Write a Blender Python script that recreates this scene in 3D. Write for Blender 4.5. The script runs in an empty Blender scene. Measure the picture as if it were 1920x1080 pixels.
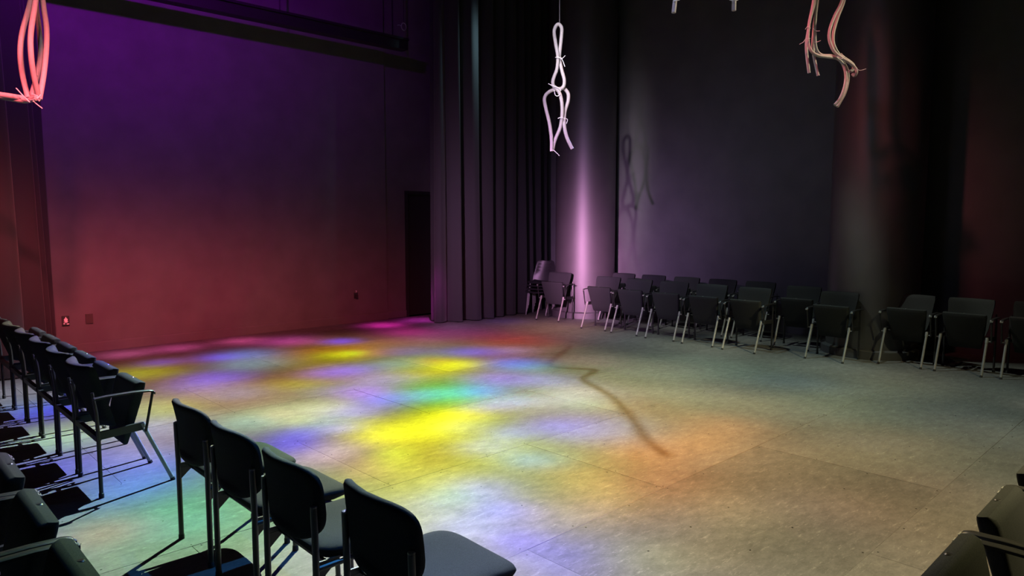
import bpy, math, random
from mathutils import Vector, Matrix

random.seed(7)
scene = bpy.context.scene
COL = scene.collection

# ------------------------------------------------------------------ camera
CAM_H, FOCAL, HORIZON = 1.73, 1320.0, 420.0
PITCH = math.atan((540.0 - HORIZON) / FOCAL)
YAW = math.radians(46.176)                       # forward direction, measured from +X
FW = Vector((math.cos(YAW), math.sin(YAW), 0))
RT = Vector((math.sin(YAW), -math.cos(YAW), 0))
FWD = FW * math.cos(PITCH) - Vector((0, 0, 1)) * math.sin(PITCH)
UPV = Vector((0, 0, 1)) * math.cos(PITCH) + FW * math.sin(PITCH)
cam_d = bpy.data.cameras.new('camera')
cam_d.sensor_fit = 'HORIZONTAL'
cam_d.sensor_width = 36.0
cam_d.lens = 36.0 * FOCAL / 1920.0
cam_d.clip_start = 0.05
cam_d.clip_end = 100
cam = bpy.data.objects.new('camera', cam_d)
COL.objects.link(cam)
cam.matrix_world = Matrix.Translation((0, 0, CAM_H)) @ Matrix((RT, UPV, -FWD)).transposed().to_4x4()
scene.camera = cam

# ------------------------------------------------------------------ world / view
world = bpy.data.worlds.new('dark_hall')
scene.world = world
world.use_nodes = True
world.node_tree.nodes['Background'].inputs['Color'].default_value = (0.5, 0.55, 0.6, 1)
world.node_tree.nodes['Background'].inputs['Strength'].default_value = 0.0
vs = scene.view_settings
vs.view_transform = 'Standard'
vs.look = 'None'
vs.exposure = 0.0
vs.gamma = 1.0
vs.use_curve_mapping = False


# ------------------------------------------------------------------ stage lighting
def aim(o, target):
    d = Vector(target) - o.location
    o.rotation_euler = d.to_track_quat('-Z', 'Y').to_euler()


def spot(name, loc, target, color, energy, angle, blend=1.0, radius=0.05, scale=None):
    l = bpy.data.lights.new(name, 'SPOT')
    l.color = color
    l.energy = energy
    l.spot_size = math.radians(angle)
    l.spot_blend = blend
    l.shadow_soft_size = radius
    o = bpy.data.objects.new(name, l)
    COL.objects.link(o)
    o.location = loc
    aim(o, target)
    if scale:
        o.scale = scale
    return o


def profile_light(name, loc, target, blobs, radius=0.03, angle=150):
    """Profile spot with a soft slide in its gate. blobs: (u, v, su, sv, r, g, b), soft patches in
    gate coordinates (tangents from the beam axis), r g b in W/sr."""
    o = spot(name, loc, target, (1, 1, 1), 4 * math.pi, angle, 0.05, radius)
    l = o.data
    l.use_nodes = True
    nt = l.node_tree
    nt.nodes.clear()
    N, K = nt.nodes.new, nt.links.new
    out = N('ShaderNodeOutputLight')
    em = N('ShaderNodeEmission')
    K(em.outputs[0], out.inputs[0])
    tc = N('ShaderNodeTexCoord')
    sep = N('ShaderNodeSeparateXYZ')
    K(tc.outputs['Normal'], sep.inputs[0])
    az = N('ShaderNodeMath'); az.operation = 'ABSOLUTE'
    K(sep.outputs[2], az.inputs[0])
    mx = N('ShaderNodeMath'); mx.operation = 'MAXIMUM'; mx.inputs[1].default_value = 0.02
    K(az.outputs[0], mx.inputs[0])
    comb = N('ShaderNodeCombineXYZ')
    K(sep.outputs[0], comb.inputs[0]); K(sep.outputs[1], comb.inputs[1])
    dv = N('ShaderNodeVectorMath'); dv.operation = 'DIVIDE'
    c2 = N('ShaderNodeCombineXYZ')
    for i in range(3):
        K(mx.outputs[0], c2.inputs[i])
    K(comb.outputs[0], dv.inputs[0]); K(c2.outputs[0], dv.inputs[1])
    acc = None
    for (u, v, su, sv, r, g, b) in blobs:
        mp = N('ShaderNodeVectorMath'); mp.operation = 'MULTIPLY_ADD'
        K(dv.outputs[0], mp.inputs[0])
        mp.inputs[1].default_value = (1 / su, 1 / sv, 0)
        mp.inputs[2].default_value = (-u / su, -v / sv, 0)
        dt = N('ShaderNodeVectorMath'); dt.operation = 'DOT_PRODUCT'
        K(mp.outputs[0], dt.inputs[0]); K(mp.outputs[0], dt.inputs[1])
        pw = N('ShaderNodeMath'); pw.operation = 'POWER'
        pw.inputs[0].default_value = math.exp(-1)
        K(dt.outputs['Value'], pw.inputs[1])
        ma = N('ShaderNodeVectorMath'); ma.operation = 'MULTIPLY_ADD'
        K(pw.outputs[0], ma.inputs[0])
        ma.inputs[1].default_value = (r, g, b)
        if acc is None:
            ma.inputs[2].default_value = (0, 0, 0)
        else:
            K(acc, ma.inputs[2])
        acc = ma.outputs[0]
    if acc is not None:
        K(acc, em.inputs['Color'])
    else:
        em.inputs['Color'].default_value = (0, 0, 0, 1)
    em.inputs['Strength'].default_value = 1.0
    return o


def gobo_light(name, loc, blobs, radius=0.03):
    """hung straight down; blobs: (x, y, size, r, g, b) where each colour patch lands on the floor"""
    h = loc[2]
    o = profile_light(name, loc, (loc[0], loc[1], 0),
                      [((x - loc[0]) / h, (y - loc[1]) / h, s / h, s / h, r, g, b) for x, y, s, r, g, b in blobs], radius)
    o.rotation_euler = (0, 0, 0)
    return o


GOBO_A = (5.6, 6.9, 5.2)         # over the middle of the floor, throws shadows toward the seats on the left
GOBO_B = (7.6, 5.6, 6.2)        # over the right half of the floor
BLOBS_A = [(3.35,10.27,0.32,515.8,63.5,238.5), (4.23,10.23,0.32,471.6,56.8,196.8), (2.68,10.29,0.32,521.4,94.4,255.1),
    (2.84,9.33,0.42,161.5,68.6,0.0), (2.45,8.83,0.46,360.7,376.6,0.0), (3.84,9.12,0.42,5.2,150.5,421.3), (3.53,7.03,0.50,11.5,11.9,0.0),
    (4.76,8.24,0.30,0.0,258.6,0.0), (4.75,9.73,0.42,390.5,40.6,236.6), (5.32,9.19,0.42,62.9,28.0,0.0), (6.70,10.15,0.32,723.4,21.6,373.0),
    (7.56,10.25,0.32,430.3,25.4,334.3), (6.54,9.30,0.42,270.3,10.7,118.1), (4.06,7.28,0.57,224.5,58.9,0.0), (5.24,6.57,0.38,46.7,0.0,0.0),
    (4.87,6.51,0.56,170.9,240.5,0.0), (2.09,6.77,0.59,0.0,0.0,19.2), (2.94,6.08,0.32,224.9,250.0,102.2), (3.81,5.80,0.48,30.1,0.0,0.0),
    (4.25,5.68,0.44,0.0,144.2,0.0), (4.45,5.55,0.42,0.0,219.0,0.0), (2.54,5.97,0.38,87.3,338.5,70.2), (2.98,5.55,0.30,0.0,197.1,0.0),
    (3.43,4.67,0.32,637.0,610.5,0.0), (3.81,4.87,0.34,479.0,467.9,0.0), (7.08,7.49,0.70,149.9,0.0,0.0), (7.48,9.23,0.42,60.3,26.8,61.9),
    (8.58,9.08,0.42,0.0,0.0,68.9), (6.12,7.21,0.62,0.2,31.8,0.0), (5.22,5.70,0.65,48.0,0.0,0.0), (2.93,3.35,0.30,0.0,0.0,522.8),
    (2.85,3.70,0.31,193.7,281.9,17.1), (1.13,6.52,0.69,0.0,0.0,411.6), (1.54,5.32,0.52,12.0,74.8,0.0), (1.25,4.97,0.59,0.0,73.7,0.0),
    (1.00,4.33,0.34,114.2,0.0,0.0), (1.38,4.10,0.30,0.0,0.0,192.5), (2.63,7.62,0.64,282.9,214.7,0.0), (3.59,6.53,0.54,0.0,132.9,0.0),
    (3.27,5.95,0.41,0.0,72.9,0.0), (2.87,5.70,0.32,229.9,35.7,95.8), (4.69,4.86,0.44,255.7,0.0,0.0), (3.57,3.99,0.38,350.4,436.2,0.0),
    (3.57,3.56,0.32,0.0,0.0,151.1), (2.48,3.01,0.34,0.0,98.0,7.8), (2.45,4.64,0.39,0.0,0.0,47.7), (3.32,4.72,0.30,232.1,321.7,0.0),
    (4.00,4.85,0.33,427.2,386.5,0.0), (3.16,5.08,0.34,614.2,589.4,0.0), (3.00,5.24,0.31,0.0,51.3,0.0), (5.36,7.01,0.47,52.0,188.4,0.0),
    (5.49,6.65,0.45,29.5,0.0,0.0), (4.94,8.23,0.32,269.4,0.0,0.0), (3.52,9.17,0.42,127.9,22.9,116.6), (1.00,1.50,0.95,258.7,336.5,184.6),
    (0.30,2.40,0.95,304.2,469.0,0.0), (1.70,1.00,0.95,440.1,478.3,664.5), (0.20,3.40,0.95,332.7,257.9,381.0), (0.20,4.60,0.95,401.0,157.6,347.0),
    (0.00,5.60,0.95,305.5,421.5,0.0), (-0.20,6.60,0.95,178.5,0.0,704.0), (2.40,0.30,0.95,163.2,114.0,33.0), (2.84,9.33,0.25,0.0,0.0,446.4),
    (2.45,8.83,0.28,0.0,50.1,0.0), (2.77,8.53,0.26,0.0,33.0,0.0), (2.97,7.94,0.39,0.0,0.0,665.1), (3.53,7.03,0.30,147.0,152.3,0.0),
    (4.76,8.24,0.18,57.9,7.6,0.0), (5.32,9.19,0.25,0.0,0.0,684.9), (4.06,7.28,0.34,0.0,0.0,404.8), (5.49,7.81,0.39,0.0,0.0,168.6),
    (5.24,6.57,0.23,136.2,163.3,0.0), (4.87,6.51,0.34,124.6,29.1,0.0), (2.09,6.77,0.35,218.8,326.8,0.0), (3.84,6.23,0.29,184.1,26.7,632.9),
    (3.81,5.80,0.29,0.0,0.0,784.5), (4.25,5.68,0.26,0.0,0.0,400.6), (4.45,5.55,0.25,0.0,59.7,0.0), (4.71,5.39,0.29,0.0,0.0,738.0),
    (2.48,5.09,0.25,0.0,0.0,677.0), (2.54,5.97,0.23,0.0,9.0,150.4), (2.98,5.55,0.18,0.0,0.0,155.5), (2.96,4.37,0.19,342.8,552.8,0.0),
    (3.82,4.51,0.24,161.7,172.8,177.4), (5.98,5.86,0.37,0.0,123.0,48.3), (7.42,7.16,0.37,22.7,0.0,0.0), (6.32,6.90,0.31,0.0,0.0,70.6),
    (6.12,7.21,0.37,0.0,0.0,364.8), (5.22,5.70,0.39,100.5,0.0,566.7), (2.80,3.01,0.18,0.0,0.0,579.3), (2.93,3.35,0.18,0.0,0.0,300.1),
    (2.75,3.40,0.18,0.0,189.7,0.0), (1.32,7.63,0.39,0.0,0.0,1120.7), (1.17,7.91,0.39,0.0,98.1,72.8), (1.13,6.52,0.41,485.2,903.7,228.1),
    (1.33,6.90,0.39,224.2,255.7,29.4), (1.03,5.73,0.40,0.0,0.0,889.4), (1.50,5.68,0.33,233.4,261.9,559.9), (1.54,5.32,0.31,0.0,0.0,627.0),
    (1.25,4.97,0.35,0.0,0.0,910.9), (1.16,4.32,0.18,0.0,0.0,112.1), (1.00,4.33,0.20,309.3,67.8,1.6), (1.35,4.40,0.18,0.0,182.7,37.8),
    (1.38,4.10,0.18,0.0,141.6,0.0), (1.93,3.33,0.43,368.1,169.3,498.1), (4.28,6.57,0.39,143.2,73.7,417.1), (2.78,6.03,0.18,154.8,44.9,0.0),
    (2.63,7.62,0.38,0.0,0.0,380.2), (2.86,7.07,0.35,7.4,94.4,297.6), (3.59,6.53,0.33,0.0,0.0,156.0), (3.35,5.60,0.26,230.1,201.2,661.0),
    (3.27,5.95,0.25,273.7,304.2,204.2), (2.87,5.70,0.19,130.5,192.4,0.0), (4.37,4.89,0.26,90.5,0.0,423.3), (4.69,4.86,0.26,60.3,202.8,516.1),
    (3.57,3.99,0.23,0.0,0.0,543.6), (3.93,4.13,0.19,47.5,77.4,453.3), (3.57,3.56,0.19,0.0,159.0,427.5), (2.87,3.49,0.18,0.0,0.0,88.1),
    (2.58,3.39,0.18,0.0,7.6,310.1), (2.77,3.10,0.18,0.0,0.0,204.0), (2.89,2.88,0.18,132.3,71.7,293.1), (2.48,3.01,0.20,151.8,98.9,755.9),
    (2.58,2.68,0.18,102.7,17.3,878.9), (2.70,4.73,0.22,320.9,306.7,289.1), (2.45,4.64,0.24,255.2,162.2,233.3), (2.60,4.18,0.18,254.4,152.3,75.1),
    (2.80,4.14,0.18,244.6,365.5,0.0), (4.00,4.85,0.20,237.7,115.8,0.0), (3.08,4.75,0.20,409.1,440.5,0.0), (3.00,5.24,0.18,54.9,0.0,587.4),
    (2.68,5.33,0.21,6.3,0.0,613.5), (1.98,7.18,0.40,331.1,396.4,194.0), (1.85,6.34,0.42,272.6,354.4,562.7), (5.36,7.01,0.28,169.4,0.0,0.0),
    (5.49,6.65,0.27,324.7,379.0,0.0), (5.97,6.18,0.38,0.0,71.6,601.6), (6.64,6.88,0.32,82.4,69.8,137.7), (4.94,8.23,0.19,0.0,267.4,0.0),
    (5.20,7.98,0.25,21.7,0.0,0.0), (3.58,8.49,0.46,78.4,241.5,303.9), (3.52,9.17,0.25,0.0,9.4,537.4), (4.37,7.28,0.33,0.0,0.0,376.4),
    (4.90,7.22,0.37,32.2,87.6,162.7), (1.00,1.50,0.57,0.0,0.0,380.7), (0.30,2.40,0.57,0.0,0.0,549.8), (0.20,3.40,0.57,0.0,0.0,197.0),
    (0.20,4.60,0.57,0.0,0.0,519.5), (0.00,5.60,0.57,0.0,0.0,592.4), (-0.20,6.60,0.57,342.5,381.3,0.0), (0.30,7.50,0.57,527.1,485.5,128.4),
    (1.05,3.45,0.85,284.6,309.9,239.1), (1.05,4.30,0.85,0.0,355.1,0.0), (1.05,5.15,0.85,45.8,86.9,81.1), (1.05,8.55,0.85,431.0,443.0,550.3),
    (1.90,2.60,0.85,656.2,545.2,382.6), (1.90,3.45,0.85,0.0,224.9,0.0), (1.90,4.30,0.85,79.2,314.3,178.1), (1.90,5.15,0.85,39.6,0.0,212.7),
    (1.90,6.00,0.85,307.0,141.5,0.0), (1.90,8.55,0.85,11.0,0.0,0.0), (2.75,3.45,0.85,489.9,422.0,0.0), (2.75,4.30,0.85,314.2,0.0,0.0),
    (2.75,6.00,0.85,0.0,169.2,208.1), (2.75,6.85,0.85,310.8,105.2,0.0), (2.75,8.55,0.85,119.1,0.0,0.0), (3.60,4.30,0.85,84.7,120.4,0.0),
    (3.60,6.00,0.85,275.6,42.6,0.0), (4.45,5.15,0.85,0.0,290.8,0.0), (4.45,6.00,0.85,0.0,87.1,0.0), (4.45,7.70,0.85,57.8,112.7,0.0),
    (4.45,8.55,0.85,189.3,49.2,0.0), (5.30,6.00,0.85,71.9,99.9,0.0), (5.30,6.85,0.85,52.0,0.0,0.0), (5.30,8.55,0.85,146.5,84.4,0.0),
    (6.15,6.85,0.85,112.1,0.0,0.0), (6.15,7.70,0.85,0.0,67.8,12.4), (6.15,8.55,0.85,115.0,5.2,44.8), (7.00,8.55,0.85,94.8,12.5,63.9),
    (7.85,7.70,0.85,78.6,18.4,0.0), (7.85,8.55,0.85,0.0,0.0,17.4), (8.70,6.00,0.85,43.9,53.3,31.3), (8.70,6.85,0.85,49.2,60.0,74.1),
    (8.70,7.70,0.85,85.1,47.9,0.0), (8.70,8.55,0.85,105.3,46.9,47.9)]
BLOBS_B = [(4.33,4.02,0.44,0.0,0.0,384.4), (4.55,3.81,0.43,0.0,0.0,209.7), (4.71,3.66,0.51,34.9,119.5,88.8), (3.60,3.26,0.30,51.1,0.0,0.0),
    (3.58,3.00,0.36,26.4,0.0,0.0), (3.94,2.65,0.52,113.0,0.0,8.2), (5.47,3.92,0.61,10.1,42.0,13.4), (7.14,4.75,0.83,32.0,64.2,60.6),
    (6.01,3.99,0.77,17.2,36.2,0.0), (6.70,5.63,0.82,16.0,0.0,0.0), (7.33,4.14,0.81,6.4,12.8,15.4), (7.31,2.15,0.75,0.0,7.8,32.9),
    (5.86,1.94,0.56,90.9,59.1,17.3), (4.82,2.40,0.68,163.1,123.3,82.8), (4.98,4.59,0.41,8.2,115.6,243.6), (5.42,4.62,0.56,8.8,74.6,119.0),
    (3.71,3.42,0.30,56.6,0.0,0.0), (5.56,5.33,0.67,71.3,0.0,0.0), (7.19,6.64,0.67,13.1,12.7,0.0), (10.00,8.00,0.50,70.8,53.5,81.6),
    (10.10,6.60,0.50,78.8,82.4,71.8), (10.00,5.20,0.50,54.7,64.7,56.6), (9.90,4.20,0.50,34.1,41.7,36.5), (9.90,2.60,0.50,64.5,72.6,60.7),
    (9.90,1.60,0.50,69.4,73.7,56.9), (9.60,0.80,0.50,45.8,0.0,0.0), (5.10,4.28,0.28,51.3,116.3,62.1), (4.33,4.02,0.26,0.0,0.0,164.7),
    (3.58,3.00,0.22,119.3,111.0,29.9), (4.30,3.08,0.37,189.9,52.4,0.0), (4.82,2.94,0.34,132.0,58.0,0.0), (5.37,3.02,0.43,145.0,75.5,23.7),
    (3.94,2.65,0.31,33.1,0.0,0.0), (5.47,3.92,0.37,14.5,0.0,0.0), (6.44,5.00,0.50,27.4,18.1,38.7), (7.14,4.75,0.50,13.0,0.0,0.0),
    (6.01,3.99,0.46,9.6,28.5,23.5), (6.70,5.63,0.49,37.4,23.6,39.8), (6.20,3.22,0.47,29.3,27.5,0.0), (7.46,3.26,0.56,3.9,12.3,36.6),
    (6.86,1.60,0.50,16.0,14.3,11.3), (5.86,1.94,0.33,1.5,12.5,24.7), (5.96,2.69,0.42,11.5,5.9,0.0), (4.98,4.59,0.25,73.0,57.1,81.6),
    (5.42,4.62,0.34,106.7,113.0,114.6), (3.71,3.42,0.18,0.0,101.4,102.7), (5.56,5.33,0.40,28.5,101.7,351.9), (9.60,0.80,0.30,26.5,69.0,53.8),
    (8.20,1.20,0.30,91.0,84.7,65.3), (3.60,3.45,0.85,43.4,227.3,38.6), (4.45,2.60,0.85,42.3,57.8,15.6), (4.45,3.45,0.85,94.1,23.1,72.4),
    (4.45,4.30,0.85,120.4,103.7,0.0), (5.30,1.75,0.85,4.4,26.3,19.1), (5.30,3.45,0.85,4.9,32.9,0.0), (5.30,4.30,0.85,92.7,0.0,0.0),
    (6.15,0.90,0.85,30.9,15.8,1.5), (6.15,1.75,0.85,0.0,19.0,29.7), (6.15,2.60,0.85,29.8,47.5,42.8), (6.15,3.45,0.85,44.5,51.0,73.1),
    (6.15,4.30,0.85,50.3,44.7,49.8), (6.15,5.15,0.85,0.0,61.6,0.0), (6.15,6.00,0.85,8.5,4.0,0.0), (7.00,0.90,0.85,55.1,87.8,86.2),
    (7.00,2.60,0.85,41.2,55.5,25.0), (7.00,3.45,0.85,0.0,7.5,2.4), (7.00,6.00,0.85,19.6,38.8,34.1), (7.85,2.60,0.85,25.9,38.5,28.6),
    (7.85,4.30,0.85,13.8,24.6,24.6), (7.85,6.00,0.85,0.0,0.0,8.0), (8.70,1.75,0.85,24.3,44.3,51.5), (8.70,2.60,0.85,13.2,11.7,9.6),
    (8.70,3.45,0.85,31.5,52.9,56.4), (8.70,5.15,0.85,35.0,51.4,52.7)]
BLOBS_C = [(4.33,4.02,0.44,0.0,0.0,413.6), (4.55,3.81,0.43,0.0,0.0,216.3), (4.71,3.66,0.51,110.1,228.0,88.5), (3.60,3.26,0.30,125.0,0.0,0.0),
    (3.58,3.00,0.36,58.9,0.0,0.0), (3.94,2.65,0.52,229.7,0.0,5.3), (5.47,3.92,0.61,38.2,96.2,16.0), (7.14,4.75,0.83,188.5,229.2,112.8),
    (6.01,3.99,0.77,70.8,90.0,0.0), (6.70,5.63,0.82,115.0,0.0,0.0), (7.33,4.14,0.81,31.3,38.1,23.9), (7.31,2.15,0.75,0.0,10.7,23.5),
    (4.06,1.91,0.53,0.0,0.0,72.7), (3.82,2.14,0.53,324.7,259.7,0.0), (3.17,2.65,0.33,661.8,489.1,0.0), (3.48,2.70,0.38,571.6,126.9,0.0),
    (2.98,2.83,0.30,0.0,0.0,100.2), (2.54,2.49,0.30,0.0,0.0,255.0), (2.60,2.35,0.31,0.0,0.0,422.5), (5.86,1.94,0.56,165.1,64.9,9.9),
    (4.82,2.40,0.68,326.3,149.2,52.3), (4.98,4.59,0.41,36.2,309.5,340.7), (5.42,4.62,0.56,41.6,213.5,177.7), (3.71,3.42,0.30,147.6,0.0,0.0),
    (5.56,5.33,0.67,421.0,0.0,0.0), (7.19,6.64,0.67,119.2,70.0,0.0), (5.10,4.28,0.28,209.1,286.6,79.9), (4.33,4.02,0.26,0.0,0.0,177.2),
    (3.58,3.00,0.22,266.0,149.6,21.0), (4.30,3.08,0.37,466.2,77.8,0.0), (4.82,2.94,0.34,324.2,86.2,0.0), (5.37,3.02,0.43,389.2,122.6,20.1),
    (3.94,2.65,0.31,67.3,0.0,0.0), (5.47,3.92,0.37,54.8,0.0,0.0), (6.44,5.00,0.50,163.3,65.5,73.0), (7.14,4.75,0.50,76.4,0.0,0.0),
    (6.01,3.99,0.46,39.6,71.1,30.5), (6.70,5.63,0.49,269.6,102.9,90.6), (6.20,3.22,0.47,92.4,52.3,0.0), (7.46,3.26,0.56,14.0,26.7,41.5),
    (6.86,1.60,0.50,27.5,14.9,6.1), (4.41,1.57,0.35,179.7,93.7,42.3), (4.06,1.91,0.32,69.6,46.8,39.2), (3.82,2.14,0.32,204.6,121.1,83.0),
    (3.20,1.94,0.32,273.8,169.7,0.0), (2.90,2.07,0.27,396.9,437.2,97.0), (3.17,2.65,0.20,28.7,0.0,163.8), (3.48,2.70,0.23,0.0,92.1,0.0),
    (2.60,2.35,0.19,0.0,0.0,402.5), (5.86,1.94,0.33,2.6,13.7,14.2), (5.96,2.69,0.42,28.5,8.9,0.0), (5.17,1.34,0.47,84.0,9.4,0.0),
    (4.98,4.59,0.25,323.1,153.1,114.1), (5.42,4.62,0.34,504.6,323.3,171.1), (3.71,3.42,0.18,0.0,159.9,84.5), (5.56,5.33,0.40,168.0,362.8,655.7),
    (2.75,1.75,0.85,459.3,397.5,137.1), (2.75,2.60,0.85,0.0,0.0,599.5), (3.60,0.90,0.85,317.2,259.5,156.1), (3.60,3.45,0.85,112.8,357.4,31.7),
    (4.45,0.90,0.85,172.3,100.2,30.9), (4.45,2.60,0.85,88.3,72.9,10.3), (4.45,3.45,0.85,267.9,39.8,65.1), (4.45,4.30,0.85,455.1,237.1,0.0),
    (5.30,0.90,0.85,152.1,164.1,107.8), (5.30,1.75,0.85,7.0,25.5,9.7), (5.30,3.45,0.85,15.2,62.2,0.0), (5.30,4.30,0.85,390.5,0.0,0.0),
    (6.15,0.90,0.85,37.4,11.6,0.6), (6.15,1.75,0.85,0.0,19.7,16.1), (6.15,2.60,0.85,72.9,70.3,33.1), (6.15,3.45,0.85,152.6,105.9,79.2),
    (6.15,4.30,0.85,234.1,125.8,73.3), (6.15,5.15,0.85,0.0,224.6,0.0), (6.15,6.00,0.85,62.9,17.8,0.0), (7.00,0.90,0.85,71.9,69.3,35.5),
    (7.00,2.60,0.85,109.2,88.9,20.9), (7.00,3.45,0.85,0.0,16.9,2.8), (7.00,6.00,0.85,157.5,188.0,86.3), (7.85,2.60,0.85,73.7,66.1,25.6),
    (7.85,4.30,0.85,74.2,79.7,41.6), (7.85,6.00,0.85,0.0,0.0,21.3), (8.70,1.75,0.85,52.2,57.7,34.9), (8.70,2.60,0.85,39.6,21.3,9.1),
    (8.70,3.45,0.85,130.0,132.3,73.6), (8.70,5.15,0.85,246.0,218.9,117.0)]

#END#
GOBO_C = (6.0, -1.8, 6.2)        # unseen warm lamp, added to fill the tube shadow on the floor
for pos, slide, rad in ((GOBO_A, BLOBS_A, 0.009), (GOBO_B, BLOBS_B, 0.015), (GOBO_C, BLOBS_C, 0.04)):
    for i in range(0, len(slide), 30):       # several slides, one cluster of fixtures
        gobo_light('gobo_spot', pos, slide[i:i + 30], rad)
for rx in (0.2, 1.7):
    profile_light('red_wash', (rx, 2.4, 5.0), (2.6, 10.78, 0.6), [(0, 0, 0.40, 0.115, 262, 29, 38)], 0.12)
profile_light('purple_wash', (2.0, 6.0, 5.6), (2.6, 10.78, 4.9), [(0, 0, 0.75, 0.5, 43, 0, 84)], 0.1)
profile_light('pink_special', (-2.2, 1.8, 3.6), (10.1, 8.45, 0.75),
              [(0, 0, 0.045, 0.085, 1850, 740, 1420), (0.03, 0.02, 0.11, 0.12, 400, 210, 490), (-0.16, 0.02, 0.045, 0.15, 560, 280, 520)], 0.05)
profile_light('left_tubes_fill', (0.9, 4.0, 5.6), (1.25, 6.9, 3.1), [(0, 0, 0.2, 0.3, 12, 9, 10)], 0.05)  # added fill, lifts the red-lit tubes at left toward pink
profile_light('sculpture_centre', (0.3, 2.6, 5.0), (6.15, 5.6, 3.6), [(0, 0, 0.024, 0.11, 300, 262, 278)], 0.05)
profile_light('sculpture_right', (6.2, 3.9, 5.4), (8.3, 3.45, 3.7), [(0, 0, 0.13, 0.2, 24, 4.5, 5)], 0.1)
profile_light('cool_fill', (3.0, 3.5, 5.6), (10.85, 7.0, 1.6), [(0, 0, 0.33, 0.25, 22, 22, 37)], 0.5)
profile_light('teal_special', (8.95, 8.6, 5.66), (8.15, 9.5, 4.6), [(0, 0, 0.10, 0.45, 13, 23, 25)], 0.03)
profile_light('blue_special', (5.0, 3.3, 6.2), (1.0, 2.7, 0.0), [(0, 0, 0.17, 0.17, 10, 55, 150)], 0.05)
profile_light('warm_side', (9.9, 0.6, 5.4), (8.2, 3.45, 3.6), [(0, 0, 0.13, 0.16, 52, 44, 28)], 0.05)
profile_light('warm_top', (9.5, 0.8, 5.6), (6.4, 3.9, 4.0), [(0, 0, 0.09, 0.08, 75, 63, 42)], 0.05)


# ------------------------------------------------------------------ materials
def material(name, color, rough=0.6, metal=0.0, spec=0.5, noise=None, bump=None, sheen=0.0):
    m = bpy.data.materials.new(name)
    m.use_nodes = True
    nt = m.node_tree
    b = nt.nodes['Principled BSDF']
    b.inputs['Base Color'].default_value = (*color, 1)
    b.inputs['Roughness'].default_value = rough
    b.inputs['Metallic'].default_value = metal
    b.inputs['Specular IOR Level'].default_value = spec
    if sheen:
        b.inputs['Sheen Weight'].default_value = sheen
        b.inputs['Sheen Roughness'].default_value = 0.5
    tc = nt.nodes.new('ShaderNodeTexCoord')
    if noise:
        sc, amt = noise
        n = nt.nodes.new('ShaderNodeTexNoise')
        n.inputs['Scale'].default_value = sc
        n.inputs['Detail'].default_value = 5
        nt.links.new(tc.outputs['Object'], n.inputs['Vector'])
        r = nt.nodes.new('ShaderNodeValToRGB')
        r.color_ramp.elements[0].position = 0.3
        r.color_ramp.elements[1].position = 0.7
        r.color_ramp.elements[0].color = (*[c * (1 - amt) for c in color], 1)
        r.color_ramp.elements[1].color = (*[min(1, c * (1 + amt)) for c in color], 1)
        nt.links.new(n.outputs['Fac'], r.inputs['Fac'])
        nt.links.new(r.outputs['Color'], b.inputs['Base Color'])
    if bump:
        sc, st, dist = bump
        n = nt.nodes.new('ShaderNodeTexNoise')
        n.inputs['Scale'].default_value = sc
        n.inputs['Detail'].default_value = 4
        nt.links.new(tc.outputs['Object'], n.inputs['Vector'])
        bp = nt.nodes.new('ShaderNodeBump')
        bp.inputs['Strength'].default_value = st
        bp.inputs['Distance'].default_value = dist
        nt.links.new(n.outputs['Fac'], bp.inputs['Height'])
        nt.links.new(bp.outputs['Normal'], b.inputs['Normal'])
    return m


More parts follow.
